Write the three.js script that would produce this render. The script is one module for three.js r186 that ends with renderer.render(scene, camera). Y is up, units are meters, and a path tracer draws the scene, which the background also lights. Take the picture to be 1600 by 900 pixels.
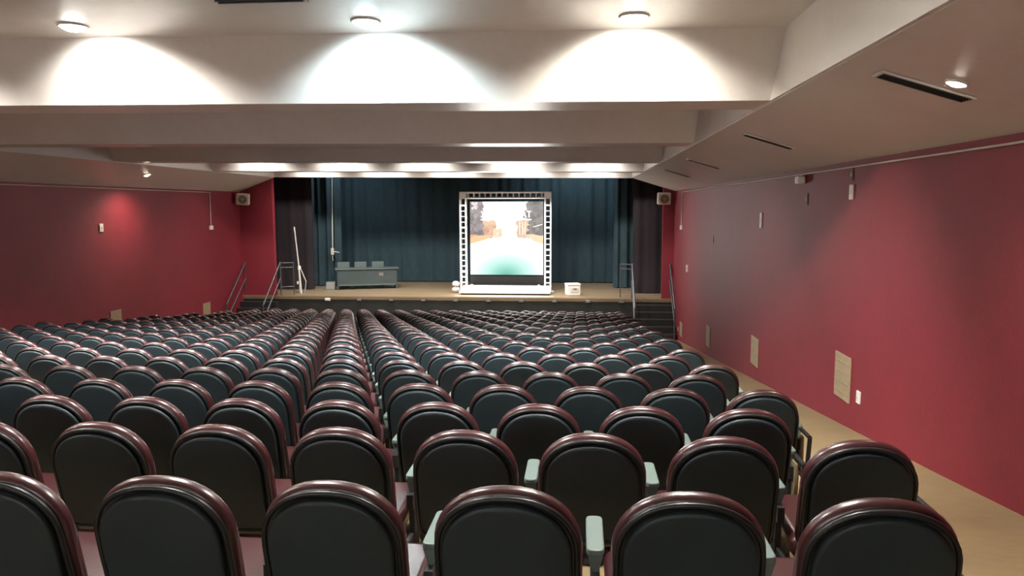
import * as THREE from 'three';
import { RectAreaLightUniformsLib } from 'three/addons/lights/RectAreaLightUniformsLib.js';
import { ConvexGeometry } from 'three/addons/geometries/ConvexGeometry.js';
import { RoundedBoxGeometry } from 'three/addons/geometries/RoundedBoxGeometry.js';
import { mergeGeometries, toCreasedNormals } from 'three/addons/utils/BufferGeometryUtils.js';

// ---------------------------------------------------------------- camera, exposure
// Coordinates in the notes: X right, Y up, Z = metres ahead of the camera (world z = -Z). The camera stands behind the last row of seats.
const scene = new THREE.Scene();
scene.background = new THREE.Color(0x000000);
const EYE = 1.769;
const camera = new THREE.PerspectiveCamera(42.38, 16 / 9, 0.05, 200);
camera.position.set(0, EYE, 0);
camera.rotation.order = 'YXZ';
camera.rotation.set(-0.1084, 0.0916, -0.0027);
scene.add(camera);
const renderer = new THREE.WebGLRenderer({ antialias: true });
renderer.toneMapping = THREE.LinearToneMapping;
renderer.toneMappingExposure = 2.6;
renderer.shadowMap.enabled = true;
RectAreaLightUniformsLib.init();
const LAMP = { coffer: 38, near: 16, far: 21, rear: 26, mid: 10, soffit: 3.0, screen: 4.0, stage: 12, par: 0.8 };
const WARM = [1.0, 0.96, 0.9], COOL = [0.72, 0.93, 1.0];

// ---------------------------------------------------------------- helpers
let seed = 7;
const rnd = () => { seed = (seed * 1664525 + 1013904223) >>> 0; return seed / 4294967296; };
const V = (X, Y, Z) => new THREE.Vector3(X, Y, -Z);
const used = {};
const numbered = (n) => { const k = used[n] = (used[n] ?? -1) + 1; return k ? `${n}_${String(k).padStart(3, '0')}` : n; };
function lit(o) { o.traverse((m) => { if (m.isMesh) { m.castShadow = true; m.receiveShadow = true; } }); return o; }
function tag(o, label, category, group) { o.userData.label = label; o.userData.category = category; if (group) o.userData.group = group; return o; }
function part(name, geo, mat, parent) { const m = new THREE.Mesh(geo, mat); m.name = name; m.castShadow = m.receiveShadow = true; parent.add(m); return m; }
function thing(name, X, Y, Z, label, category, group) { const g = new THREE.Group(); g.name = numbered(name); g.position.copy(V(X, Y, Z)); scene.add(g); return tag(g, label, category, group); }
function structure(name, geo, mat) { const m = new THREE.Mesh(geo, mat); m.name = name; m.castShadow = m.receiveShadow = true; m.userData.kind = 'structure'; scene.add(m); return m; }
// uv in metres from the side each face looks to
function metreUV(g) {
  g = g.index ? g.toNonIndexed() : g;
  const p = g.attributes.position, n = g.attributes.normal, uv = new Float32Array(p.count * 2);
  for (let i = 0; i < p.count; i++) {
    const ax = Math.abs(n.getX(i)), ay = Math.abs(n.getY(i)), az = Math.abs(n.getZ(i));
    if (ay >= ax && ay >= az) { uv[2 * i] = p.getX(i); uv[2 * i + 1] = p.getZ(i); }
    else if (ax >= az) { uv[2 * i] = p.getZ(i); uv[2 * i + 1] = p.getY(i); }
    else { uv[2 * i] = p.getX(i); uv[2 * i + 1] = p.getY(i); }
  }
  g.setAttribute('uv', new THREE.BufferAttribute(uv, 2));
  return g;
}
const hull = (pts) => metreUV(new ConvexGeometry(pts.map((q) => V(...q))));
const slab = (x0, x1, y0, y1, z0, z1) => { const P = []; for (const x of [x0, x1]) for (const y of [y0, y1]) for (const z of [z0, z1]) P.push([x, y, z]); return hull(P); };
const prism = (poly, x0, x1, dy = () => 0) => hull([x0, x1].flatMap((x) => poly.map(([z, y]) => [x, y + dy(x), z])));
const box = (w, h, d, x = 0, y = 0, z = 0, r = 0) => { const g = r ? new RoundedBoxGeometry(w, h, d, 2, r) : new THREE.BoxGeometry(w, h, d); g.translate(x, y, z); return g; };
const plain = (g) => { g = g.index ? g.toNonIndexed() : g; for (const k of Object.keys(g.attributes)) if (!['position', 'normal', 'uv'].includes(k)) g.deleteAttribute(k); return g; };
const join = (list) => mergeGeometries(list.map(plain));
function rod(a, b, r, seg = 8) {
  const d = new THREE.Vector3().subVectors(b, a), g = new THREE.CylinderGeometry(r, r, d.length(), seg);
  g.applyQuaternion(new THREE.Quaternion().setFromUnitVectors(new THREE.Vector3(0, 1, 0), d.clone().normalize()));
  g.translate((a.x + b.x) / 2, (a.y + b.y) / 2, (a.z + b.z) / 2);
  return g;
}
const NTH = 'zeroth first second third fourth fifth sixth seventh eighth ninth tenth eleventh twelfth thirteenth fourteenth fifteenth sixteenth seventeenth eighteenth nineteenth twentieth twenty-first twenty-second twenty-third twenty-fourth twenty-fifth'.split(' ');
const L3 = (x, y, z) => new THREE.Vector3(x, y, z);

// ---------------------------------------------------------------- procedural textures
function noiseTexture(size, metres, base, octaves, stretch = [1, 1], contrast = 0.1, srgb = true) {
  const grids = octaves.map((n) => { const w = Math.max(1, Math.round(n * stretch[0])), h = Math.max(1, Math.round(n * stretch[1])); return { w, h, v: Float32Array.from({ length: w * h }, rnd) }; });
  const data = new Uint8Array(size * size * 4), sm = (t) => t * t * (3 - 2 * t);
  for (let y = 0; y < size; y++) for (let x = 0; x < size; x++) {
    let s = 0, tot = 0;
    grids.forEach((g, k) => {
      const fx = x / size * g.w, fy = y / size * g.h, ix = Math.floor(fx), iy = Math.floor(fy), tx = sm(fx - ix), ty = sm(fy - iy), wt = 1 / (1 + k * 0.35);
      const at = (i, j) => g.v[(j % g.h) * g.w + (i % g.w)];
      s += wt * ((at(ix, iy) * (1 - tx) + at(ix + 1, iy) * tx) * (1 - ty) + (at(ix, iy + 1) * (1 - tx) + at(ix + 1, iy + 1) * tx) * ty); tot += wt;
    });
    const f = 1 + (s / tot - 0.5) * 2 * contrast, o = (y * size + x) * 4;
    for (let c = 0; c < 3; c++) data[o + c] = Math.max(0, Math.min(255, base[c] * f));
    data[o + 3] = 255;
  }
  const t = new THREE.DataTexture(data, size, size, THREE.RGBAFormat);
  t.wrapS = t.wrapT = THREE.RepeatWrapping; t.magFilter = THREE.LinearFilter; t.minFilter = THREE.LinearMipmapLinearFilter; t.generateMipmaps = true;
  t.repeat.set(1 / metres, 1 / metres);
  if (srgb) t.colorSpace = THREE.SRGBColorSpace;
  t.needsUpdate = true;
  return t;
}
const bump = (metres, octaves, stretch) => noiseTexture(256, metres, [128, 128, 128], octaves, stretch, 0.9, false);
const M = (o) => new THREE.MeshPhysicalMaterial(o);
const rgb = (r, g, b) => new THREE.Color().setRGB(r, g, b);
const mat = {
  plaster: M({ map: noiseTexture(512, 3, [212, 206, 200], [5, 17, 60, 150], [1, 1], 0.035), roughness: 0.34, bumpMap: bump(1, [60, 120]), bumpScale: 0.0006 }),
  red: M({ map: noiseTexture(512, 2.5, [126, 34, 48], [4, 13, 50, 140], [1, 1], 0.07), roughness: 0.62, bumpMap: bump(0.6, [50, 100]), bumpScale: 0.0012 }),
  floor: M({ map: noiseTexture(512, 2.2, [138, 120, 89], [4, 22, 70, 160], [1, 1.6], 0.1), roughness: 0.55, bumpMap: bump(0.6, [40, 90]), bumpScale: 0.0006 }),
  boards: M({ map: noiseTexture(512, 2.4, [132, 114, 90], [3, 9, 24, 60], [0.5, 4], 0.2), roughness: 0.5 }),
  stageBlack: M({ map: noiseTexture(256, 1.5, [27, 29, 28], [5, 20, 60], [1, 1], 0.2), roughness: 0.8 }),
  dark: M({ color: rgb(0.012, 0.011, 0.012), roughness: 0.9 }),
  wing: M({ map: noiseTexture(256, 1.2, [38, 29, 34], [6, 30, 90], [1, 1], 0.15), roughness: 0.95, sheen: 0.2 }),
  curtain: M({ map: noiseTexture(256, 1.2, [46, 66, 73], [6, 30, 90], [2, 0.6], 0.14), roughness: 0.9, sheen: 0.3, sheenRoughness: 0.6, sheenColor: rgb(0.2, 0.28, 0.34) }),
  backPlastic: M({ map: noiseTexture(256, 0.5, [28, 41, 46], [6, 40, 110], [1, 1], 0.1), roughness: 0.5, bumpMap: bump(0.08, [40, 90]), bumpScale: 0.0003 }),
  shellBlack: M({ color: rgb(0.011, 0.012, 0.013), roughness: 0.36 }),
  vinyl: M({ map: noiseTexture(256, 0.5, [64, 29, 32], [6, 40, 110], [1, 1], 0.08), roughness: 0.32, clearcoat: 1, clearcoatRoughness: 0.24 }),
  armPad: M({ color: rgb(0.12, 0.165, 0.148), roughness: 0.5 }),
  steel: M({ color: rgb(0.02, 0.02, 0.021), roughness: 0.4, metalness: 0.2 }),
  brass: M({ color: rgb(0.45, 0.36, 0.22), roughness: 0.35, metalness: 0.6 }),
  white: M({ color: rgb(0.72, 0.7, 0.66), roughness: 0.5 }),
  offWhite: M({ color: rgb(0.6, 0.56, 0.5), roughness: 0.55 }),
  grille: M({ color: rgb(0.16, 0.15, 0.13), roughness: 0.7 }),
  vent: M({ color: rgb(0.04, 0.04, 0.038), roughness: 0.6 }),
  ventBlue: M({ color: rgb(0.2, 0.24, 0.26), roughness: 0.5 }),
  beige: M({ map: noiseTexture(256, 0.6, [158, 138, 112], [4, 20, 60], [1, 1], 0.06), roughness: 0.55 }),
  alu: M({ color: rgb(0.88, 0.88, 0.88), roughness: 0.35, metalness: 0.15 }),
  rail: M({ color: rgb(0.12, 0.12, 0.125), roughness: 0.35, metalness: 0.6 }),
  desk: M({ map: noiseTexture(256, 0.9, [58, 68, 68], [4, 20, 70], [2, 1], 0.1), roughness: 0.5 }),
  deskTop: M({ color: rgb(0.09, 0.12, 0.115), roughness: 0.4 }),
  seatGrey: M({ color: rgb(0.12, 0.15, 0.145), roughness: 0.6 }),
  glow: (c, k) => M({ color: rgb(0.8, 0.8, 0.8), emissive: rgb(...c), emissiveIntensity: k, roughness: 0.4 }),
};

// ---------------------------------------------------------------- the room
const XR = 3.09, XL = -11.8, ZB = -6, ZS = 25, STAGE = -1.288, ZBACK = 30.6;
const floorY = (Z) => (Z < 6.5 ? -0.1209 * (Math.max(Z, 0) - 2.1284) : -0.5286 - 0.111 * (Z - 6.5));
const XI = 1.69, YI = 2.716, XIL = -10.48, YIL = 2.82;                       // inner edges of the two sloping side soffits
const tilt = (X) => (X - XI) / (XIL - XI) * (YIL - YI);
const YC = 3.25;                                                             // coffer ceilings
const wallTopR = 2.281, wallTopL = 2.321;

{
  const g = join([
    slab(XL - 0.2, XR + 0.2, floorY(0) - 0.3, floorY(0), ZB, 0),
    hull([[XL - 0.2, floorY(0), 0], [XR + 0.2, floorY(0), 0], [XL - 0.2, floorY(6.5), 6.5], [XR + 0.2, floorY(6.5), 6.5], [XL - 0.2, floorY(0) - 0.3, 0], [XR + 0.2, floorY(0) - 0.3, 0], [XL - 0.2, floorY(6.5) - 0.3, 6.5], [XR + 0.2, floorY(6.5) - 0.3, 6.5]]),
    hull([[XL - 0.2, floorY(6.5), 6.5], [XR + 0.2, floorY(6.5), 6.5], [XL - 0.2, floorY(ZS + 0.1), ZS + 0.1], [XR + 0.2, floorY(ZS + 0.1), ZS + 0.1], [XL - 0.2, floorY(6.5) - 0.3, 6.5], [XR + 0.2, floorY(6.5) - 0.3, 6.5], [XL - 0.2, floorY(ZS) - 0.3, ZS + 0.1], [XR + 0.2, floorY(ZS) - 0.3, ZS + 0.1]]),
  ]);
  structure('floor', g, mat.floor);
  structure('wall_right', slab(XR, XR + 0.2, -3.2, 3.6, ZB, ZS + 0.2), mat.red);
  structure('wall_left', slab(XL - 0.2, XL, -3.2, 3.6, ZB, ZS + 0.2), mat.red);
  structure('wall_back', slab(XL - 0.2, XR + 0.2, -0.5, 3.6, ZB - 0.2, ZB), mat.plaster);
  // red strips of wall on both sides of the stage opening
  const front = join([slab(2.72, XR, STAGE, 3.6, ZS, ZS + 0.2), slab(XL, -10.62, STAGE, 3.6, ZS, ZS + 0.2)]);
  structure('wall_front', front, mat.red);
  structure('wall_header', slab(-10.62, 2.72, YIL + 0.12, 5.2, ZS + 0.22, ZS + 0.36), mat.dark);
}

// ceiling: sloping side soffits, cross beams with leaning lit faces, recessed coffers between them
const ceiling = new THREE.Group(); ceiling.name = 'ceiling'; ceiling.userData.kind = 'structure'; scene.add(ceiling);
const beamZ = [2.5, 7.0, 11.5, 16.1, 20.6, 25.0];
part('soffit', hull([[XI + 0.03, YI - 0.009, ZB], [XR + 0.1, wallTopR - 0.031, ZB], [XI + 0.03, YI - 0.009, ZS], [XR + 0.1, wallTopR - 0.031, ZS], [XI + 0.03, YI + 0.12, ZB], [XR + 0.1, wallTopR + 0.12, ZB], [XI + 0.03, YI + 0.12, ZS], [XR + 0.1, wallTopR + 0.12, ZS]]), mat.plaster, ceiling);
part('soffit', hull([[XIL - 0.03, YIL - 0.011, ZB], [XL - 0.1, wallTopL - 0.038, ZB], [XIL - 0.03, YIL - 0.011, ZS], [XL - 0.1, wallTopL - 0.038, ZS], [XIL - 0.03, YIL + 0.12, ZB], [XL - 0.1, wallTopL + 0.12, ZB], [XIL - 0.03, YIL + 0.12, ZS], [XL - 0.1, wallTopL + 0.12, ZS]]), mat.plaster, ceiling);
part('coffer_panel', prism([[ZB, YC], [ZS + 0.2, YC], [ZS + 0.2, YC + 0.12], [ZB, YC + 0.12]], XIL - 0.4, XI + 0.4, tilt), mat.plaster, ceiling);
part('coffer_side', slab(XI, XI + 0.1, YI - 0.002, YC + 0.1, ZB, ZS), mat.plaster, ceiling);
part('coffer_side', slab(XIL - 0.1, XIL, YIL - 0.002, YC + 0.2, ZB, ZS), mat.plaster, ceiling);
for (const Z of beamZ) {
  const thick = Z === ZS ? 0.2 : 0.62;
  part('beam', prism([[Z, YI], [Z + thick, YI], [Z + thick, YC + 0.05], [Z - 0.5, YC + 0.05]], XIL, XI, tilt), mat.plaster, ceiling);
}
part('soffit_cap', slab(XI + 0.02, XR, YI + 0.13, 3.6, ZS - 0.3, ZS), mat.plaster, ceiling);
part('soffit_cap', slab(XL, XIL - 0.02, YIL + 0.13, 3.6, ZS - 0.3, ZS), mat.plaster, ceiling);

// the stage house
structure('stage_floor', slab(XL - 0.2, XR + 0.2, STAGE - 0.12, STAGE, ZS, ZBACK + 0.2), mat.boards);
structure('stage_front', slab(XL, XR, -3.1, STAGE - 0.02, ZS + 0.02, ZS + 0.16), mat.stageBlack);
structure('wall_stage_back', slab(XL - 0.2, XR + 0.2, STAGE, 5.2, ZBACK, ZBACK + 0.2), mat.dark);
structure('wall_stage_left', slab(XL - 0.2, XL, STAGE, 5.2, ZS + 0.2, ZBACK), mat.dark);
structure('wall_stage_right', slab(XR, XR + 0.2, STAGE, 5.2, ZS + 0.2, ZBACK), mat.dark);
structure('ceiling_stage', slab(XL - 0.2, XR + 0.2, 5.2, 5.4, ZS + 0.2, ZBACK + 0.2), mat.dark);
structure('trim_1', slab(XL, XR, STAGE - 0.05, STAGE + 0.004, ZS - 0.02, ZS + 0.01), mat.boards);

// ---------------------------------------------------------------- lamps
const disc = (r, h) => { const g = new THREE.LatheGeometry([[0.001, -h], [r * 0.5, -h * 0.85], [r * 0.85, -h * 0.5], [r, 0]].map(([x, y]) => new THREE.Vector2(x, y)), 24); return g; };
const ring = (r0, r1, h) => new THREE.LatheGeometry([[r0, 0.004], [r0, -h * 0.6], [(r0 + r1) / 2, -h], [r1, -h * 0.4], [r1, 0.004], [r0, 0.004]].map(([x, y]) => new THREE.Vector2(x, y)), 28);
function downlight(X, Y, Z, r, color, power, aim, cone, label, group, roll = 0, glow = 14) {
  const g = thing('recessed_lamp', X, Y, Z, label, 'ceiling lamp', group);
  g.rotation.z = roll;
  part('trim_ring', ring(r, r * 1.22, 0.014), mat.white, g);
  part('lamp_lens', disc(r, r * 0.5), mat.glow(color, glow), g);
  const s = new THREE.SpotLight(rgb(...color), power, 0, cone, 1, 2);
  s.position.set(0, -r * 0.5 - 0.03, 0);
  const t = new THREE.Object3D(); t.name = 'aim'; t.position.set(...aim); g.add(t);
  s.target = t; s.castShadow = true; s.shadow.radius = r / 0.02; g.add(s);
  return lit(g);
}
const lampX = [-8.95, -6.6, -4.27, -1.75, 0.41];
const lampTone = [WARM, WARM, [1, 0.98, 0.92], COOL, [1, 0.97, 0.86]];
const coffer = [['rearmost', 0, LAMP.rear], ['near end of the first', 0.5, LAMP.near], ['first', 1, LAMP.coffer], ['second', 2, LAMP.mid], ['third', 3, LAMP.mid], ['fourth', 4, LAMP.far], ['fifth', 5, LAMP.far]];
for (const [word, k, power] of coffer) {
  lampX.forEach((X, i) => {
    const behind = k === 0.5 || k === 2 || k === 3, Z = k === 0 ? ZB + 0.75 : behind ? beamZ[Math.floor(k === 0.5 ? 0 : k - 1)] + 0.95 : beamZ[k] - 0.9;      // those of the second and third coffer sit behind the beam
    if (behind && i === 0) return;
    downlight(X, YC + tilt(X) - 0.002, Z, 0.1, k === 1 ? lampTone[i] : k ? WARM : [0.92, 0.98, 1], power, k === 0 ? [0, -1, 0.8] : behind ? [0, -1, 0] : [0, -1, -0.75], behind ? 1.25 : 1.12,
      `round ceiling lamp in the ${word} coffer, ${NTH[5 - i]} from the right`, 'lamps in the ceiling coffers');
  });
}
const slopeR = Math.atan2(YI - wallTopR, XI - XR) + Math.PI, slopeL = Math.atan2(YIL - wallTopL, XIL - XL);
const soffitR = (X) => YI + (X - XI) / (XR - XI) * (wallTopR - YI), soffitL = (X) => YIL + (X - XIL) / (XL - XIL) * (wallTopL - YIL);
downlight(2.3, soffitR(2.3) - 0.003, 4.91, 0.055, [1, 0.88, 0.72], LAMP.soffit, [0.5, -1.4, 0], 1.0, 'small round lamp in the sloping soffit beside the long air vent', 'soffit lamps', slopeR);
downlight(-11.02, soffitL(-11.02) - 0.003, 18.23, 0.075, [1, 0.8, 0.6], LAMP.soffit * 3.2, [-0.5, -1.4, 0], 1.25, 'small round lamp in the soffit above the left red wall', 'soffit lamps', slopeL);

// ---------------------------------------------------------------- theatre seats
// Outline of a backrest: gently widening sides under a rounded arch; local x right, y up, +z towards the camera (the back of the seat)
function backOutline(inset) {
  const s = new THREE.Shape(), H = 0.535 - inset, w0 = 0.226 - inset, w1 = 0.232 - inset, b = 0.205 - inset * 0.6, y0 = inset, r = 0.045;
  s.moveTo(-w0 + r, y0); s.lineTo(w0 - r, y0); s.quadraticCurveTo(w0, y0, w0 + 0.003, y0 + r);
  s.lineTo(w1, H - b);
  for (let k = 1; k <= 20; k++) { const t = k / 20 * Math.PI, c = Math.cos(t), e = 2 / 2.25; s.lineTo(Math.sign(c) * w1 * Math.abs(c) ** e, H - b + b * Math.abs(Math.sin(t)) ** e); }
  s.lineTo(-w0 - 0.003, y0 + r); s.quadraticCurveTo(-w0, y0, -w0 + r, y0);
  return s;
}
function padShape(inset, z0, z1, bevel, seg) {
  const d = z1 - z0 - 2 * bevel;
  const g = new THREE.ExtrudeGeometry(backOutline(inset + bevel), { depth: d, bevelEnabled: true, bevelThickness: bevel, bevelSize: bevel, bevelSegments: seg, curveSegments: 4, steps: 1 });
  g.translate(0, 0, z0 + bevel);
  return toCreasedNormals(g, 0.75);
}
const RAKE = 0.23, BACK_Y = 0.402;                                            // the back leans towards the row behind
const rake = (g) => { g.rotateX(RAKE); const top = 0.535; g.translate(0, BACK_Y, -top * Math.sin(RAKE)); return g; };
function lipRing() {
  const pts = backOutline(0.017).getPoints(4).map((p) => new THREE.Vector3(p.x, p.y, 0.012));
  const c = new THREE.CatmullRomCurve3(pts.filter((p, i) => i === 0 || p.distanceTo(pts[i - 1]) > 0.004), true, 'centripetal');
  return new THREE.TubeGeometry(c, 52, 0.0095, 6, true);
}
const seatGeo = {
  cushion: rake(padShape(0, -0.056, 0.002, 0.027, 4)),
  shell: rake(join([padShape(0.012, 0.0, 0.014, 0.004, 1), lipRing()])),
  panel: rake(padShape(0.03, 0.004, 0.034, 0.013, 3)),
  seat: (() => { const g = new RoundedBoxGeometry(0.47, 0.105, 0.47, 3, 0.04); g.rotateX(0.06); g.translate(0, 0.415, -0.375); return g; })(),
  pan: box(0.4, 0.05, 0.36, 0, 0.345, -0.34, 0.015),
};
function padGeo() {
  const s = new THREE.Shape(), w = 0.024, l0 = 0, l1 = 0.27, r = 0.018;
  s.moveTo(-w + r, l0); s.lineTo(w - r, l0); s.quadraticCurveTo(w, l0, w, l0 + r); s.lineTo(w, l1 - r); s.quadraticCurveTo(w, l1, w - r, l1); s.lineTo(-w + r, l1); s.quadraticCurveTo(-w, l1, -w, l1 - r); s.lineTo(-w, l0 + r); s.quadraticCurveTo(-w, l0, -w + r, l0);
  const g = new THREE.ExtrudeGeometry(s, { depth: 0.012, bevelEnabled: true, bevelThickness: 0.006, bevelSize: 0.006, bevelSegments: 2, curveSegments: 3 });
  g.rotateX(-Math.PI / 2); g.translate(0, 0, 0);                              // lies flat, runs from z=0 to z=-0.27
  const wedge = new ConvexGeometry([[-0.026, 0, 0.0], [0.026, 0, 0.0], [-0.026, 0, -0.2], [0.026, 0, -0.2], [-0.009, -0.07, -0.006], [0.009, -0.07, -0.006], [-0.009, -0.07, -0.08], [0.009, -0.07, -0.08]].map((q) => L3(...q)));
  return join([g, metreUV(wedge)]);
}
function armAt(x) {
  const pad = padGeo(); pad.translate(x, 0.632, -0.22);
  return pad;
}
const standardAt = (x) => join([box(0.026, 0.52, 0.09, x, 0.305, -0.26), box(0.03, 0.07, 0.2, x, 0.535, -0.28), box(0.05, 0.03, 0.3, x, 0.012, -0.27), box(0.018, 0.03, 0.3, x, 0.36, -0.2)]);
const W = 0.55;
const endFrame = (x) => join([rod(L3(x, 0.62, -0.05), L3(x, 0.62, -0.5), 0.014, 6), rod(L3(x, 0.62, -0.05), L3(x, 0.33, -0.1), 0.014, 6), rod(L3(x, 0.33, -0.1), L3(x, 0.33, -0.46), 0.014, 6), rod(L3(x, 0.33, -0.46), L3(x, 0.62, -0.5), 0.014, 6)]);
seatGeo.armL = armAt(-W / 2); seatGeo.legL = standardAt(-W / 2);
seatGeo.armR = armAt(W / 2); seatGeo.legR = standardAt(W / 2); seatGeo.frameR = endFrame(W / 2 + 0.025); seatGeo.insertR = box(0.012, 0.25, 0.12, W / 2 + 0.012, 0.475, -0.2, 0.004);
function makeSeat(end) {
  const g = new THREE.Group();
  part('backrest_cushion', seatGeo.cushion, mat.vinyl, g);
  const sh = part('back_shell', seatGeo.shell, mat.shellBlack, g);
  part('back_panel', seatGeo.panel, mat.backPlastic, sh);
  part('seat_cushion', seatGeo.seat, mat.vinyl, g);
  part('seat_pan', seatGeo.pan, mat.steel, g);
  part('armrest', seatGeo.armL, mat.armPad, g);
  part('leg', seatGeo.legL, mat.steel, g);
  if (end) { part('armrest', seatGeo.armR, mat.armPad, g); part('leg', seatGeo.legR, mat.steel, g); const f = part('end_frame', seatGeo.frameR, mat.steel, g); part('end_insert', seatGeo.insertR, mat.brass, f); }
  return g;
}
const ROWS = 24, PITCH = 0.8611, Z1 = 2.1284, X0 = -0.7677, rowShift = { 2: 0.05, 4: -0.03, 5: -0.02 };
const all = [];
for (let r = 1; r <= ROWS; r++) {
  let n = 0;
  for (let X = X0 + (r % 2 ? 3 : 3.5) * W; X > -9.75; X -= W) {
    n++;
    const Z = Z1 + (r - 1) * PITCH + (rowShift[r] || 0) - 0.006 * Math.min(X * X, 20);
    const u = (X * Math.cos(0.0916) + Z * Math.sin(0.0916)) / (Z * Math.cos(0.0916) - X * Math.sin(0.0916)) * 1160.7 + 800;
    all.push({ r, n, X, Z, end: n === 1, inView: u > -0.22 * 1160 / Z && u < 1600 + 0.3 * 1160 / Z });
  }
}
const shown = all.filter((s) => s.inView).sort((a, b) => a.Z - b.Z).slice(0, 300), singles = new Set(shown);
const seatProto = makeSeat(false), endProto = makeSeat(true);
for (const s of shown) {
  const o = (s.end ? endProto : seatProto).clone();
  o.name = numbered('theatre_seat'); o.position.copy(V(s.X, floorY(s.Z), s.Z));
  tag(o, `black-backed theatre seat, ${NTH[s.r]} row counting from the nearest, ${NTH[s.n]} from the right aisle`, 'theatre seat', 'rows of theatre seats');
  scene.add(o);
}
{
  const rest = all.filter((s) => !singles.has(s)), g = new THREE.Group(); g.name = 'theatre_seating'; g.userData.kind = 'stuff';
  tag(g, 'dense far rows of dark theatre seats below the stage', 'theatre seats'); scene.add(g);
  const put = (name, geo, m, list) => { const I = new THREE.InstancedMesh(geo, m, list.length), q = new THREE.Matrix4(); list.forEach((s, i) => I.setMatrixAt(i, q.makeTranslation(s.X, floorY(s.Z), -s.Z))); I.name = name; I.castShadow = I.receiveShadow = true; I.userData.kind = 'stuff'; g.add(I); };
  put('backrest_cushion', seatGeo.cushion, mat.vinyl, rest); put('back_shell', seatGeo.shell, mat.shellBlack, rest); put('back_panel', seatGeo.panel, mat.backPlastic, rest);
  put('seat_cushion', seatGeo.seat, mat.vinyl, rest); put('armrest', seatGeo.armL, mat.armPad, rest); put('leg', seatGeo.legL, mat.steel, rest);
}

// ---------------------------------------------------------------- curtains
function drape(w, h, d, amp, period, gather = 0) {
  const n = Math.max(24, Math.round(w / period * 8)), g = new THREE.BoxGeometry(w, h, d, n, 10, 1), p = g.attributes.position;
  const ph = Array.from({ length: 6 }, () => rnd() * 6.28);
  for (let i = 0; i < p.count; i++) {
    const x = p.getX(i), y = p.getY(i), t = 6.2832 * x / period;
    const z = amp * (Math.sin(t + 0.9 * Math.sin(t * 0.23 + ph[0]) + 0.25 * Math.sin(y * 0.9 + ph[1])) * 0.6 + 0.35 * Math.sin(t * 0.47 + ph[2]) + 0.3 * Math.sin(t * 1.7 + ph[3] + 0.2 * y));
    p.setZ(i, p.getZ(i) + z);
    if (gather) p.setX(i, x * (1 - gather * (0.5 + y / h) * 0.4));
  }
  g.computeVertexNormals();
  const uv = g.attributes.uv; for (let i = 0; i < uv.count; i++) uv.setXY(i, p.getX(i), p.getY(i));
  return g;
}
function curtain(name, x0, x1, Z, y1, m, amp, period, label, gather) {
  const g = drape(x1 - x0, y1 - STAGE - 0.03, 0.02, amp, period, gather);
  g.translate(0, (y1 - STAGE - 0.03) / 2, 0);
  const o = new THREE.Mesh(g, m); o.name = numbered(name); o.position.copy(V((x0 + x1) / 2, STAGE + 0.03, Z)); o.castShadow = o.receiveShadow = true; scene.add(o);
  return tag(o, label, 'curtain');
}
curtain('stage_curtain', -11.3, 2.7, 30.1, 4.9, mat.curtain, 0.055, 0.5, 'wide dark teal backdrop curtain hanging across the back of the stage');
curtain('leg_curtain', -10.5, -9.25, 28.2, 4.9, mat.curtain, 0.13, 0.36, 'gathered blue side curtain at the left of the stage behind the tripod', 0.2);
curtain('leg_curtain', 1.25, 2.1, 28.2, 4.9, mat.curtain, 0.12, 0.34, 'gathered dark blue side curtain at the right of the stage behind the steps', 0.2);
curtain('wing_curtain', -11.7, -9.9, 26.9, 4.9, mat.wing, 0.04, 0.5, 'near-black wing curtain beside the left red wall');
curtain('wing_curtain', 1.85, 3.05, 26.5, 4.9, mat.wing, 0.03, 0.5, 'near-black wing curtain beside the right red wall');

// ---------------------------------------------------------------- screen in its truss frame
const TX0 = -4.37, TX1 = -1.03, TZ = 26.75, TT = 2.33;                        // outer edges of the truss frame, front plane, top
const tw = 0.26;
{
  const g = thing('truss_frame', (TX0 + TX1) / 2, STAGE, TZ, 'silver aluminium box truss arch framing the bright screen', 'truss');
  const hw = (TX1 - TX0) / 2, H = TT - STAGE;
  const column = (sx) => {
    const c = new THREE.Group(); c.name = 'column'; g.add(c);
    const xa = sx < 0 ? -hw : hw - tw, xb = xa + tw;
    for (const x of [xa + 0.03, xb - 0.03]) for (const z of [-0.03, -tw + 0.03]) part('chord', rod(L3(x, 0.02, z), L3(x, H - tw, z), 0.03, 10), mat.alu, c);
    for (let k = 0; k <= 15; k++) {
      const y = 0.12 + k * 0.2, r = k % 4 === 3 ? 0.036 : 0.017;
      for (const z of [-0.03, -tw + 0.03]) part('rung', rod(L3(xa + 0.03, y, z), L3(xb - 0.03, y, z), r, 6), mat.alu, c);
    }
    part('base_plate', box(0.42, 0.02, 0.42, (xa + xb) / 2, 0.01, -tw / 2), mat.alu, c);
    part('corner_block', box(tw, tw, tw, (xa + xb) / 2, H - tw / 2, -tw / 2, 0.02), mat.alu, c);
  };
  column(-1); column(1);
  const b = new THREE.Group(); b.name = 'top_beam'; g.add(b);
  for (const y of [H - 0.03, H - tw + 0.03]) for (const z of [-0.03, -tw + 0.03]) part('chord', rod(L3(-hw + tw, y, z), L3(hw - tw, y, z), 0.034, 10), mat.alu, b);
  for (let k = 0; k <= 13; k++) { const x = -hw + tw + 0.06 + k * 0.205; for (const z of [-0.03, -tw + 0.03]) part('rung', rod(L3(x, H - tw + 0.03, z), L3(x, H - 0.03, z), 0.02, 6), mat.alu, b); }
}
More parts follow.
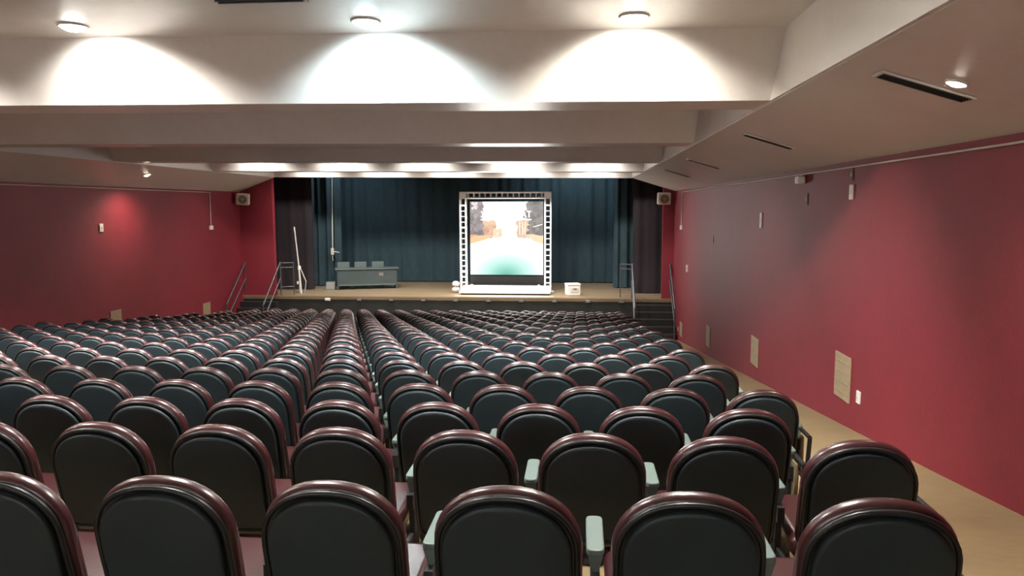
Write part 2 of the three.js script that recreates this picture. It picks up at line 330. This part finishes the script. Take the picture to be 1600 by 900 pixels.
{
  const c = document.createElement('canvas'); c.width = c.height = 512; const q = c.getContext('2d');
  q.fillStyle = '#fffdf8'; q.fillRect(0, 0, 512, 512);
  const blot = (x0, x1, y0, y1, n, colors, r0, r1) => { for (let k = 0; k < n; k++) { q.fillStyle = colors[Math.floor(rnd() * colors.length)]; q.beginPath(); q.arc((x0 + rnd() * (x1 - x0)) * 512, (y0 + rnd() * (y1 - y0)) * 512, r0 + rnd() * (r1 - r0), 0, 7); q.fill(); } };
  // avenue of trees on both sides of a pale road
  blot(0.14, 0.33, 0.29, 0.46, 150, ['#cfa88a', '#c49b80', '#d6b294', '#b98d74'], 8, 22);
  blot(0.33, 0.42, 0.38, 0.48, 30, ['#e9cdb2', '#e2c1a4'], 6, 14);
  blot(0.66, 0.86, 0.27, 0.48, 120, ['#d0b298', '#c3a389', '#dcc0a6'], 8, 18);
  q.fillStyle = '#e8d6c4'; for (const x of [0.67, 0.71, 0.745]) q.fillRect(x * 512, 0.27 * 512, 9, 0.18 * 512);
  blot(0, 0.155, 0, 0.44, 220, ['#7c7375', '#8b8284', '#6d6668', '#9a9092'], 10, 24);
  blot(0.74, 0.86, 0.13, 0.22, 60, ['#7d7a78', '#8d8986'], 6, 12); blot(0.02, 0.1, 0.02, 0.1, 18, ['#d6cfd0', '#b5adaf'], 4, 12);
  blot(0.8, 1, 0, 0.46, 260, ['#6f6c6b', '#7d7a78', '#646261', '#85817e'], 10, 24);
  q.strokeStyle = '#efe6dc'; q.lineWidth = 7; q.beginPath(); q.moveTo(0.86 * 512, 0.345 * 512); q.lineTo(0.99 * 512, 0.31 * 512); q.stroke();
  const wedge = (pts, col) => { q.fillStyle = col; q.beginPath(); pts.forEach(([x, y], i) => (i ? q.lineTo(x * 512, y * 512) : q.moveTo(x * 512, y * 512))); q.fill(); };
  wedge([[0, 0.46], [0.16, 0.46], [0.36, 0.45], [0.2, 0.52], [0, 0.575]], '#efb78a'); wedge([[0, 0.45], [0.1, 0.45], [0, 0.5]], '#d99a72');
  wedge([[1, 0.47], [0.84, 0.44], [0.76, 0.45], [0.86, 0.53], [1, 0.58]], '#f0c9a6');
  // white lettering over the trees, washed out in the middle by the sky
  q.fillStyle = '#ffffff'; q.font = 'bold 62px sans-serif'; q.textAlign = 'left'; q.fillText('XO', 0.145 * 512, 0.215 * 512); q.textAlign = 'right'; q.fillText('IAT', 0.84 * 512, 0.215 * 512);
  q.fillStyle = '#fff3e2'; q.fillRect(0.145 * 512, 0.235 * 512, 0.22 * 512, 10); q.fillRect(0.62 * 512, 0.235 * 512, 0.22 * 512, 10);
  const gr = (x, y, r, a, b) => { const k = q.createRadialGradient(x, y, 0, x, y, r); k.addColorStop(0, a); k.addColorStop(1, b); return k; };
  q.save(); q.translate(256, 520); q.scale(1.85, 1.25); q.fillStyle = gr(0, 0, 170, 'rgba(64,152,134,1)', 'rgba(140,230,210,0)'); q.fillRect(-256, -200, 512, 200); q.restore();
  const map = new THREE.CanvasTexture(c); map.colorSpace = THREE.SRGBColorSpace;
  const x0 = -3.99, x1 = -1.33, y0 = -0.68, y1 = 1.97, w = x1 - x0, h = y1 - y0;
  const g = thing('led_screen', (x0 + x1) / 2, y0, TZ + 0.1, 'large bright screen showing an avenue of trees inside the truss arch', 'screen');
  part('cabinet', box(w + 0.03, h + 0.03, 0.1, 0.01, h / 2, -0.055), mat.dark, g);
  const face = new THREE.PlaneGeometry(w, h); face.translate(0, h / 2, 0);
  part('screen_face', face, M({ color: rgb(0.02, 0.02, 0.02), emissive: rgb(1, 1, 1), emissiveMap: map, emissiveIntensity: 0.5, roughness: 0.5 }), g);
  const a = new THREE.RectAreaLight(rgb(1, 0.97, 0.92), LAMP.screen, w * 0.95, h * 0.95); a.position.set(0, h / 2, 0.02); a.rotation.y = Math.PI; g.add(a);
  a.lookAt(new THREE.Vector3((x0 + x1) / 2, y0 + h / 2, 0));
  part('skirt', box(w + 0.02, 0.58, 0.05, 0, -0.3, -0.06), mat.dark, g);
}
{ // white ramp board in front of the screen and the paler floor plate under it
  const g = thing('white_board', -2.62, STAGE, 25.6, 'white board lying on the stage in front of the screen', 'board');
  const b = new RoundedBoxGeometry(3.2, 0.03, 1.02, 2, 0.01); b.rotateX(0.16); b.translate(0, 0.15, -0.5);
  part('board', b, mat.white, g); part('batten', box(3.1, 0.14, 0.06, 0, 0.07, -0.78), mat.dark, g); part('batten', box(3.1, 0.05, 0.06, 0, 0.025, -0.1), mat.dark, g);
  const p = new THREE.Mesh(box(3.42, 0.012, 0.56, 0, 0.006, 0), mat.beige); p.name = 'floor_plate'; p.position.copy(V(-2.6, STAGE, 25.3)); lit(p); scene.add(p); tag(p, 'thin pale plate along the stage edge below the white board', 'floor plate');
}
function parLamp(X, Z, turn, label) {
  const g = thing('floor_spotlight', X, STAGE, Z, label, 'spotlight', 'small spotlights by the screen'); g.rotation.y = turn;
  part('yoke', join([box(0.02, 0.18, 0.04, -0.09, 0.1, 0), box(0.02, 0.18, 0.04, 0.09, 0.1, 0), box(0.2, 0.02, 0.12, 0, 0.012, 0)]), mat.white, g);
  const can = new THREE.CylinderGeometry(0.075, 0.06, 0.2, 16); can.rotateX(1.0); can.translate(0, 0.19, 0);
  part('can', can, mat.white, g);
  const lens = new THREE.CylinderGeometry(0.068, 0.068, 0.012, 16); lens.translate(0, 0.103, 0); lens.rotateX(1.0); lens.translate(0, 0.19, 0); part('lamp_lens', lens, mat.glow([1, 0.98, 0.95], 3), g);
  const s = new THREE.SpotLight(rgb(1, 0.98, 0.95), LAMP.par, 0, 1.2, 0.8, 2); s.position.set(0, 0.19 + 0.13 * Math.cos(1.0), 0.13 * Math.sin(1.0));
  const t = new THREE.Object3D(); t.name = 'aim'; t.position.set(0, 0.19 + Math.cos(1.0), Math.sin(1.0)); g.add(t); s.target = t; s.castShadow = true; s.shadow.radius = 3; g.add(s);
  return g;
}
parLamp(-3.82, 26.3, -2.2, 'small white spotlight at the left foot of the screen');
parLamp(-1.5, 26.3, 2.2, 'small white spotlight at the right foot of the screen');
{
  const g = thing('moving_head_lamp', -4.45, STAGE, 26.3, 'white rounded twin lobed lamp beside the left foot of the truss', 'spotlight');
  const a = new THREE.SphereGeometry(0.14, 20, 12); a.scale(1, 0.72, 0.9); a.translate(0, 0.12, 0); const b = new THREE.SphereGeometry(0.13, 20, 12); b.scale(1, 0.8, 0.9); b.translate(0, 0.32, 0);
  part('base', a, mat.white, g); part('head', b, mat.white, g); part('neck', box(0.16, 0.06, 0.12, 0, 0.22, 0), mat.grille, g);
}
{
  const g = thing('storage_box', -0.22, STAGE, 25.75, 'white plastic box with a dark handle slot on the stage floor', 'box'); g.rotation.y = 0.28;
  part('body', box(0.46, 0.36, 0.42, 0, 0.18, -0.1, 0.03), mat.white, g);
  part('lid', box(0.48, 0.06, 0.44, 0, 0.385, -0.1, 0.02), mat.white, g);
  part('front_label', box(0.28, 0.16, 0.012, 0.02, 0.2, 0.115, 0.004), mat.offWhite, g);
  part('handle_slot', box(0.13, 0.05, 0.014, 0.02, 0.23, 0.122, 0.006), mat.grille, g);
}
{ // desk with three chairs behind it
  const g = thing('desk', -7.96, STAGE, 27.2, 'grey panelled desk standing on the left of the stage', 'desk'); g.rotation.y = 0.32;
  part('desk_top', box(2.36, 0.04, 0.74, 0, 0.77, -0.3, 0.01), mat.deskTop, g);
  part('modesty_panel', box(2.12, 0.55, 0.03, 0, 0.46, 0), mat.desk, g);
  for (const s of [-1, 1]) part('side_panel', box(0.05, 0.75, 0.6, s * 1.08, 0.375, -0.3), mat.desk, g);
  part('foot_bar', box(2.1, 0.05, 0.04, 0, 0.17, 0.0), mat.deskTop, g);
  part('badge', box(0.16, 0.12, 0.01, 0.52, 0.56, 0.018), mat.grille, g);
  const word = ['left', 'middle', 'right'];
  [-0.86, -0.22, 0.44].forEach((dx, i) => {
    const c = Math.cos(0.32), s = Math.sin(0.32), lz = -1.05;
    const k = thing('stage_chair', -7.96 + dx * c + lz * s, STAGE, 27.2 - (-dx * s + lz * c), `grey chair behind the desk, ${word[i]} one of the three`, 'chair', 'chairs behind the stage desk'); k.rotation.y = 0.32;
    part('backrest', box(0.46, 0.4, 0.05, 0, 0.78, 0.2, 0.02), mat.seatGrey, k);
    part('seat', box(0.46, 0.06, 0.44, 0, 0.46, 0, 0.02), mat.seatGrey, k);
    for (const sx of [-1, 1]) for (const sz of [-1, 1]) part('leg', rod(L3(sx * 0.2, 0, sz * 0.19), L3(sx * 0.2, sz > 0 ? 0.62 : 0.45, sz * 0.19), 0.013, 6), mat.steel, k);
  });
}
{
  const g = thing('stage_monitor', -9.3, STAGE, 26.95, 'small dark wedge loudspeaker on the stage beside the desk', 'loudspeaker'); g.rotation.y = 0.2;
  part('cabinet', metreUV(new ConvexGeometry([[-0.17, 0, 0.15], [0.17, 0, 0.15], [-0.17, 0, -0.2], [0.17, 0, -0.2], [-0.17, 0.3, -0.2], [0.17, 0.3, -0.2], [-0.17, 0.3, -0.02], [0.17, 0.3, -0.02]].map((p) => L3(...p)))), mat.desk, g);
  const gr = box(0.28, 0.28, 0.01, 0, 0, 0); gr.rotateX(-0.52); gr.translate(0, 0.155, 0.072); part('grille', gr, mat.grille, g);
}
{ // pale tripod stand
  const g = thing('tripod_stand', -10.02, STAGE, 25.75, 'pale tripod stand with a tall leaning pole at the left of the stage', 'tripod');
  part('pole', rod(L3(-0.01, 0.9, 0), L3(-0.14, 2.38, 0), 0.024, 10), mat.offWhite, g);
  const hub = new THREE.CylinderGeometry(0.055, 0.06, 0.12, 12); hub.translate(0, 0.92, 0); part('hub', hub, mat.white, g);
  part('leg', rod(L3(-0.01, 0.92, 0.02), L3(0.08, 0, 0.1), 0.033, 8), mat.offWhite, g);
  part('leg', join([rod(L3(0.03, 0.9, -0.02), L3(0.2, 0.42, -0.08), 0.018, 8), rod(L3(0.2, 0.42, -0.08), L3(0.1, 0, -0.2), 0.018, 8)]), mat.offWhite, g);
  part('leg', rod(L3(-0.03, 0.9, -0.02), L3(-0.08, 0, -0.15), 0.02, 8), mat.offWhite, g);
  part('clamp', box(0.06, 0.1, 0.06, -0.06, 0.38, 0.03, 0.01), mat.white, g);
}
{
  const g = thing('hanging_cable', -9.45, STAGE, 27.8, 'pale cable with a hook box hanging in front of the left curtain', 'cable');
  part('cord', rod(L3(-0.02, 1.45, 0), L3(0.05, 5.9, 0), 0.022, 8), mat.offWhite, g);
  part('hook_box', box(0.12, 0.26, 0.08, -0.03, 1.38, 0, 0.02), mat.offWhite, g);
  part('hook', rod(L3(0, 1.38, 0), L3(0.24, 1.34, 0), 0.02, 6), mat.offWhite, g);
  part('tail', rod(L3(-0.04, 1.26, 0), L3(-0.02, 1.02, 0), 0.014, 6), mat.offWhite, g);
}

// ---------------------------------------------------------------- stage stairs with handrails
function stairs(x0, x1, label) {
  const n = 6, rise = (STAGE - floorY(24)) / n, run = 0.28;
  const g = thing('stair_flight', (x0 + x1) / 2, floorY(24), ZS, label, 'stairs', 'stairs up to the stage');
  for (let k = 0; k < n - 1; k++) {
    const top = (n - 1 - k) * rise;
    part('step', box(x1 - x0, top + 0.25, run, 0, top / 2 - 0.125, run * (k + 0.5)), mat.stageBlack, g);
    part('nosing', box(x1 - x0, 0.025, 0.03, 0, top + 0.0125, run * (k + 1) - 0.012), mat.rail, g);
  }
  return g;
}
stairs(1.78, 3.07, 'dark flight of steps to the stage beside the right wall');
stairs(-11.78, -10.5, 'dark flight of steps to the stage beside the left wall');
function handrail(X, dir, withBack, label) {
  const g = thing('handrail', X, STAGE, ZS, label, 'handrail', 'stage handrails'), low = floorY(23.4) - STAGE, r = 0.022;
  part('post', rod(L3(0, 0, -0.02), L3(0, 1.16, -0.02), 0.026), mat.rail, g);
  part('post', rod(L3(0, low, 1.5), L3(0, low + 0.98, 1.5), 0.026), mat.rail, g);
  part('top_rail', rod(L3(0, 1.16, -0.02), L3(0, low + 0.98, 1.5), 0.03), mat.rail, g);
  part('middle_rail', rod(L3(0, 0.62, -0.02), L3(0, low + 0.5, 1.5), r), mat.rail, g);
  if (withBack) {
    part('post', rod(L3(dir * 0.38, 0, -0.25), L3(dir * 0.38, 1.14, -0.25), 0.016), mat.rail, g);
    for (const y of [1.14, 0.98, 0.3]) part('cross_rail', rod(L3(0, y, -0.02), L3(dir * 0.38, y, -0.25), 0.014), mat.rail, g);
  }
  return g;
}
handrail(1.74, -1, true, 'grey metal handrail on the inner side of the right stage steps');
handrail(2.98, 1, false, 'thin handrail of the right stage steps next to the wall');
handrail(-10.42, 1, true, 'grey metal handrail on the inner side of the left stage steps');
handrail(-11.68, 1, false, 'thin dark handrail of the left stage steps next to the wall');

// small lights along the stage front
for (let k = 0; k < 10; k++) {
  const X = -8.75 + k * 1.128;
  const g = thing('step_light', X, STAGE - 0.12, ZS, k ? `small grey light on the black stage front, ${NTH[k + 1]} from the left` : 'small bright white light on the black stage front, first from the left', 'stage light', 'lights along the stage front');
  part('housing', box(0.2, 0.1, 0.05, 0, 0, 0, 0.02), k ? mat.rail : mat.white, g);
  part('lens', box(0.13, 0.05, 0.02, 0, -0.005, 0.024, 0.008), k ? mat.grille : mat.white, g);
}

// ---------------------------------------------------------------- fittings on walls and ceiling
function airVent(X0, X1, Y, Z, roll, depth, m, label, group) {
  const w = X1 - X0, g = thing('air_vent', (X0 + X1) / 2, Y, Z, label, 'air vent', group); g.rotation.z = roll;
  const L = w / Math.cos(roll);
  for (const s of [-1, 1]) { part('frame_bar', box(L + 0.04, 0.014, 0.016, 0, -0.007, s * (depth / 2 + 0.008)), mat.plaster, g); part('frame_bar', box(0.02, 0.014, depth + 0.03, s * (L / 2 + 0.01), -0.007, 0), mat.plaster, g); }
  part('backing', box(L, 0.006, depth, 0, -0.003, 0), mat.vent, g);
  for (let k = 0; k < 4; k++) { const s = box(L, 0.003, depth / 5, 0, 0, 0); s.rotateX(0.7); s.translate(0, -0.008, (k - 1.5) * depth / 4.2); part('slat', s, m, g); }
  return g;
}
const ventWord = ['nearest', 'second nearest', 'third nearest', 'farthest'];
[5.19, 9.25, 13.92, 17.7].forEach((Z, i) => airVent(1.95, 2.5, (soffitR(1.95) + soffitR(2.5)) / 2 - 0.003, Z, slopeR, 0.15, mat.vent, `long narrow air vent in the right soffit, ${ventWord[i]} of four`, 'soffit air vents'));
airVent(-2.66, -2.02, YC + tilt(-2.3) - 0.002, 5.36, 0, 0.24, mat.ventBlue, 'wide air vent in the coffer ceiling near the middle lamp');
const panelWord = ['nearest', 'second', 'third', 'farthest'];
function wallPlate(name, X, Y, Z, w, h, d, m, label, category, group, screws = true) {
  const side = X > 0 ? -1 : 1, g = thing(name, X, Y, Z, label, category, group);
  part('plate', box(d, h, w, side * d / 2, 0, 0, Math.min(0.006, d / 3)), m, g);
  if (screws) { const k = box(d * 0.4, h * 0.3, w * 0.35, side * (d + 0.002), 0, 0); part('insert', k, mat.offWhite, g); }
  return g;
}
[[8.88, -0.22, 0.53], [13.26, -0.77, 0.5], [17.98, -1.33, 0.5], [22.75, -1.95, 0.42]].forEach(([Z, Y, h], i) => {
  const g = wallPlate('wall_panel', XR, Y, Z, 0.5, h, 0.02, mat.beige, `beige panel low on the right red wall, ${panelWord[i]} of four`, 'wall panel', 'low beige wall panels', false);
  for (let k = 0; k < 4; k++) part('louvre', box(0.008, 0.012, 0.44, -0.024, (k - 1.5) * h * 0.22, 0), mat.beige, g);
});
[[17.78, -1.05, 'larger, nearer'], [22.4, -1.45, 'fainter, farther']].forEach(([Z, Y, w]) => wallPlate('wall_panel', XL, Y, Z, 0.45, 0.46, 0.02, mat.beige, `beige panel low on the left red wall, ${w} one`, 'wall panel', 'low beige wall panels', false));
wallPlate('socket_plate', XR, -0.335, 8.36, 0.1, 0.14, 0.02, mat.white, 'white socket plate beside the nearest beige wall panel', 'socket');
wallPlate('socket_plate', XR, -2.05, 23.4, 0.1, 0.14, 0.02, mat.beige, 'tiny pinkish socket plate low by the right stage steps', 'socket');
wallPlate('switch_plate', XR, 1.93, 8.87, 0.1, 0.17, 0.02, mat.white, 'bright white plate high on the right wall below a dim one', 'wall plate');
wallPlate('switch_plate', XR, 2.13, 8.89, 0.07, 0.14, 0.012, mat.grille, 'dim grey plate right under the ceiling on the right wall', 'wall plate');
wallPlate('switch_plate', XR, 1.87, 10.55, 0.07, 0.16, 0.012, mat.grille, 'faint grey plate under the emergency lamp on the right wall', 'wall plate');
wallPlate('switch_plate', XR, 1.535, 13.1, 0.13, 0.26, 0.02, mat.offWhite, 'tall pale plate in the middle of the right wall', 'wall plate');
wallPlate('switch_plate', XR, 1.01, 17.7, 0.11, 0.17, 0.014, mat.beige, 'faint pink plate beyond the tall pale plate on the right wall', 'wall plate');
wallPlate('switch_plate', XR, 0.0, 21.7, 0.16, 0.2, 0.04, mat.white, 'small white switch at mid height near the right stage steps', 'wall plate');
wallPlate('switch_plate', XL, 1.29, 17.4, 0.14, 0.2, 0.03, mat.white, 'small pale plate on the left red wall beside the light pool', 'wall plate');
function conduit(X, Y, za, zb, drops, label) {
  const g = thing('cable_conduit', X, Y, za, label, 'conduit'), s = X > 0 ? -1 : 1, len = zb - za;
  part('pipe', rod(L3(s * 0.03, 0, 0), L3(s * 0.03, 0, -len), 0.009, 8), mat.offWhite, g);
  for (const [Z, low] of drops) { part('drop_pipe', rod(L3(s * 0.03, 0, za - Z), L3(s * 0.03, low - Y, za - Z), 0.012, 8), mat.offWhite, g); part('junction_box', box(0.06, 0.13, 0.18, s * 0.035, low - Y - 0.06, za - Z, 0.01), mat.white, g); }
  return g;
}
conduit(XR, wallTopR - 0.07, 3.0, 23.1, [[23.05, 1.2]], 'thin pale cable pipe along the top of the right wall');
conduit(XL, wallTopL - 0.06, 9.0, 22.9, [[22.88, 1.2]], 'thin pale cable pipe along the top of the left wall');
{
  const g = thing('emergency_lamp', XR, 2.15, 10.72, 'small white emergency lamp hanging under the right wall pipe', 'emergency lamp');
  part('body', box(0.1, 0.1, 0.16, -0.06, -0.02, 0, 0.012), mat.white, g); part('bracket', box(0.03, 0.025, 0.04, -0.03, 0.034, 0), mat.offWhite, g);
  part('lens', box(0.012, 0.04, 0.1, -0.114, -0.02, 0, 0.004), mat.white, g); part('lens', box(0.07, 0.035, 0.012, -0.06, -0.025, 0.083, 0.004), mat.white, g);
}
function cornerSpeaker(X, Y, Z, turn, roll, label) {
  const g = thing('wall_speaker', X, Y, Z, label, 'loudspeaker', 'corner loudspeakers'); g.rotation.set(0.12, turn, roll, 'YXZ');
  part('cabinet', box(0.42, 0.38, 0.24, 0, 0, -0.12, 0.03), mat.offWhite, g);
  const c = new THREE.CylinderGeometry(0.135, 0.135, 0.02, 28); c.rotateX(Math.PI / 2); c.translate(0, 0, 0.006); part('cone', c, mat.grille, g);
  part('cone_ring', new THREE.TorusGeometry(0.14, 0.016, 8, 28).translate(0, 0, 0.014), mat.beige, g);
  part('cone_cap', new THREE.SphereGeometry(0.05, 16, 8).scale(1, 1, 0.4).translate(0, 0, 0.016), mat.beige, g);
  for (const a of [0.5, 2.6, 4.7]) { const s = box(0.12, 0.012, 0.012, 0.07, 0, 0.02); s.rotateZ(a); part('grille_bar', s, mat.beige, g); }
  return g;
}
cornerSpeaker(2.72, 2.02, 24.66, 0.05, 0, 'pale square loudspeaker in the right corner under the soffit');
cornerSpeaker(-11.45, 2.05, 24.5, 0.25, -0.08, 'pale square loudspeaker in the left corner under the soffit');

// cool floodlights over the stage, behind the header
function flood(X, Z, aim, power, label) {
  const g = thing('stage_floodlight', X, 4.75, Z, label, 'floodlight', 'stage floodlights');
  part('housing', box(0.3, 0.2, 0.2, 0, 0.14, 0, 0.02), mat.steel, g); part('yoke', box(0.04, 0.3, 0.04, 0, 0.32, 0), mat.steel, g);
  part('lens', disc(0.1, 0.05).translate(0, 0.03, 0), mat.glow([0.7, 0.88, 1], 4), g);
  const s = new THREE.SpotLight(rgb(0.76, 0.9, 1), power, 0, 1.15, 0.8, 2); s.position.set(0, -0.06, 0); const t = new THREE.Object3D(); t.name = 'aim'; t.position.set(...aim); g.add(t); s.target = t; s.castShadow = true; s.shadow.radius = 5; g.add(s);
}
flood(-0.2, 28.3, [0, -2, -1.2], LAMP.stage, 'cool floodlight hung over the right half of the stage');
flood(-8.6, 27.3, [-0.6, -2, -1.0], LAMP.stage * 0.8, 'cool floodlight hung over the left half of the stage');

renderer.render(scene, camera);
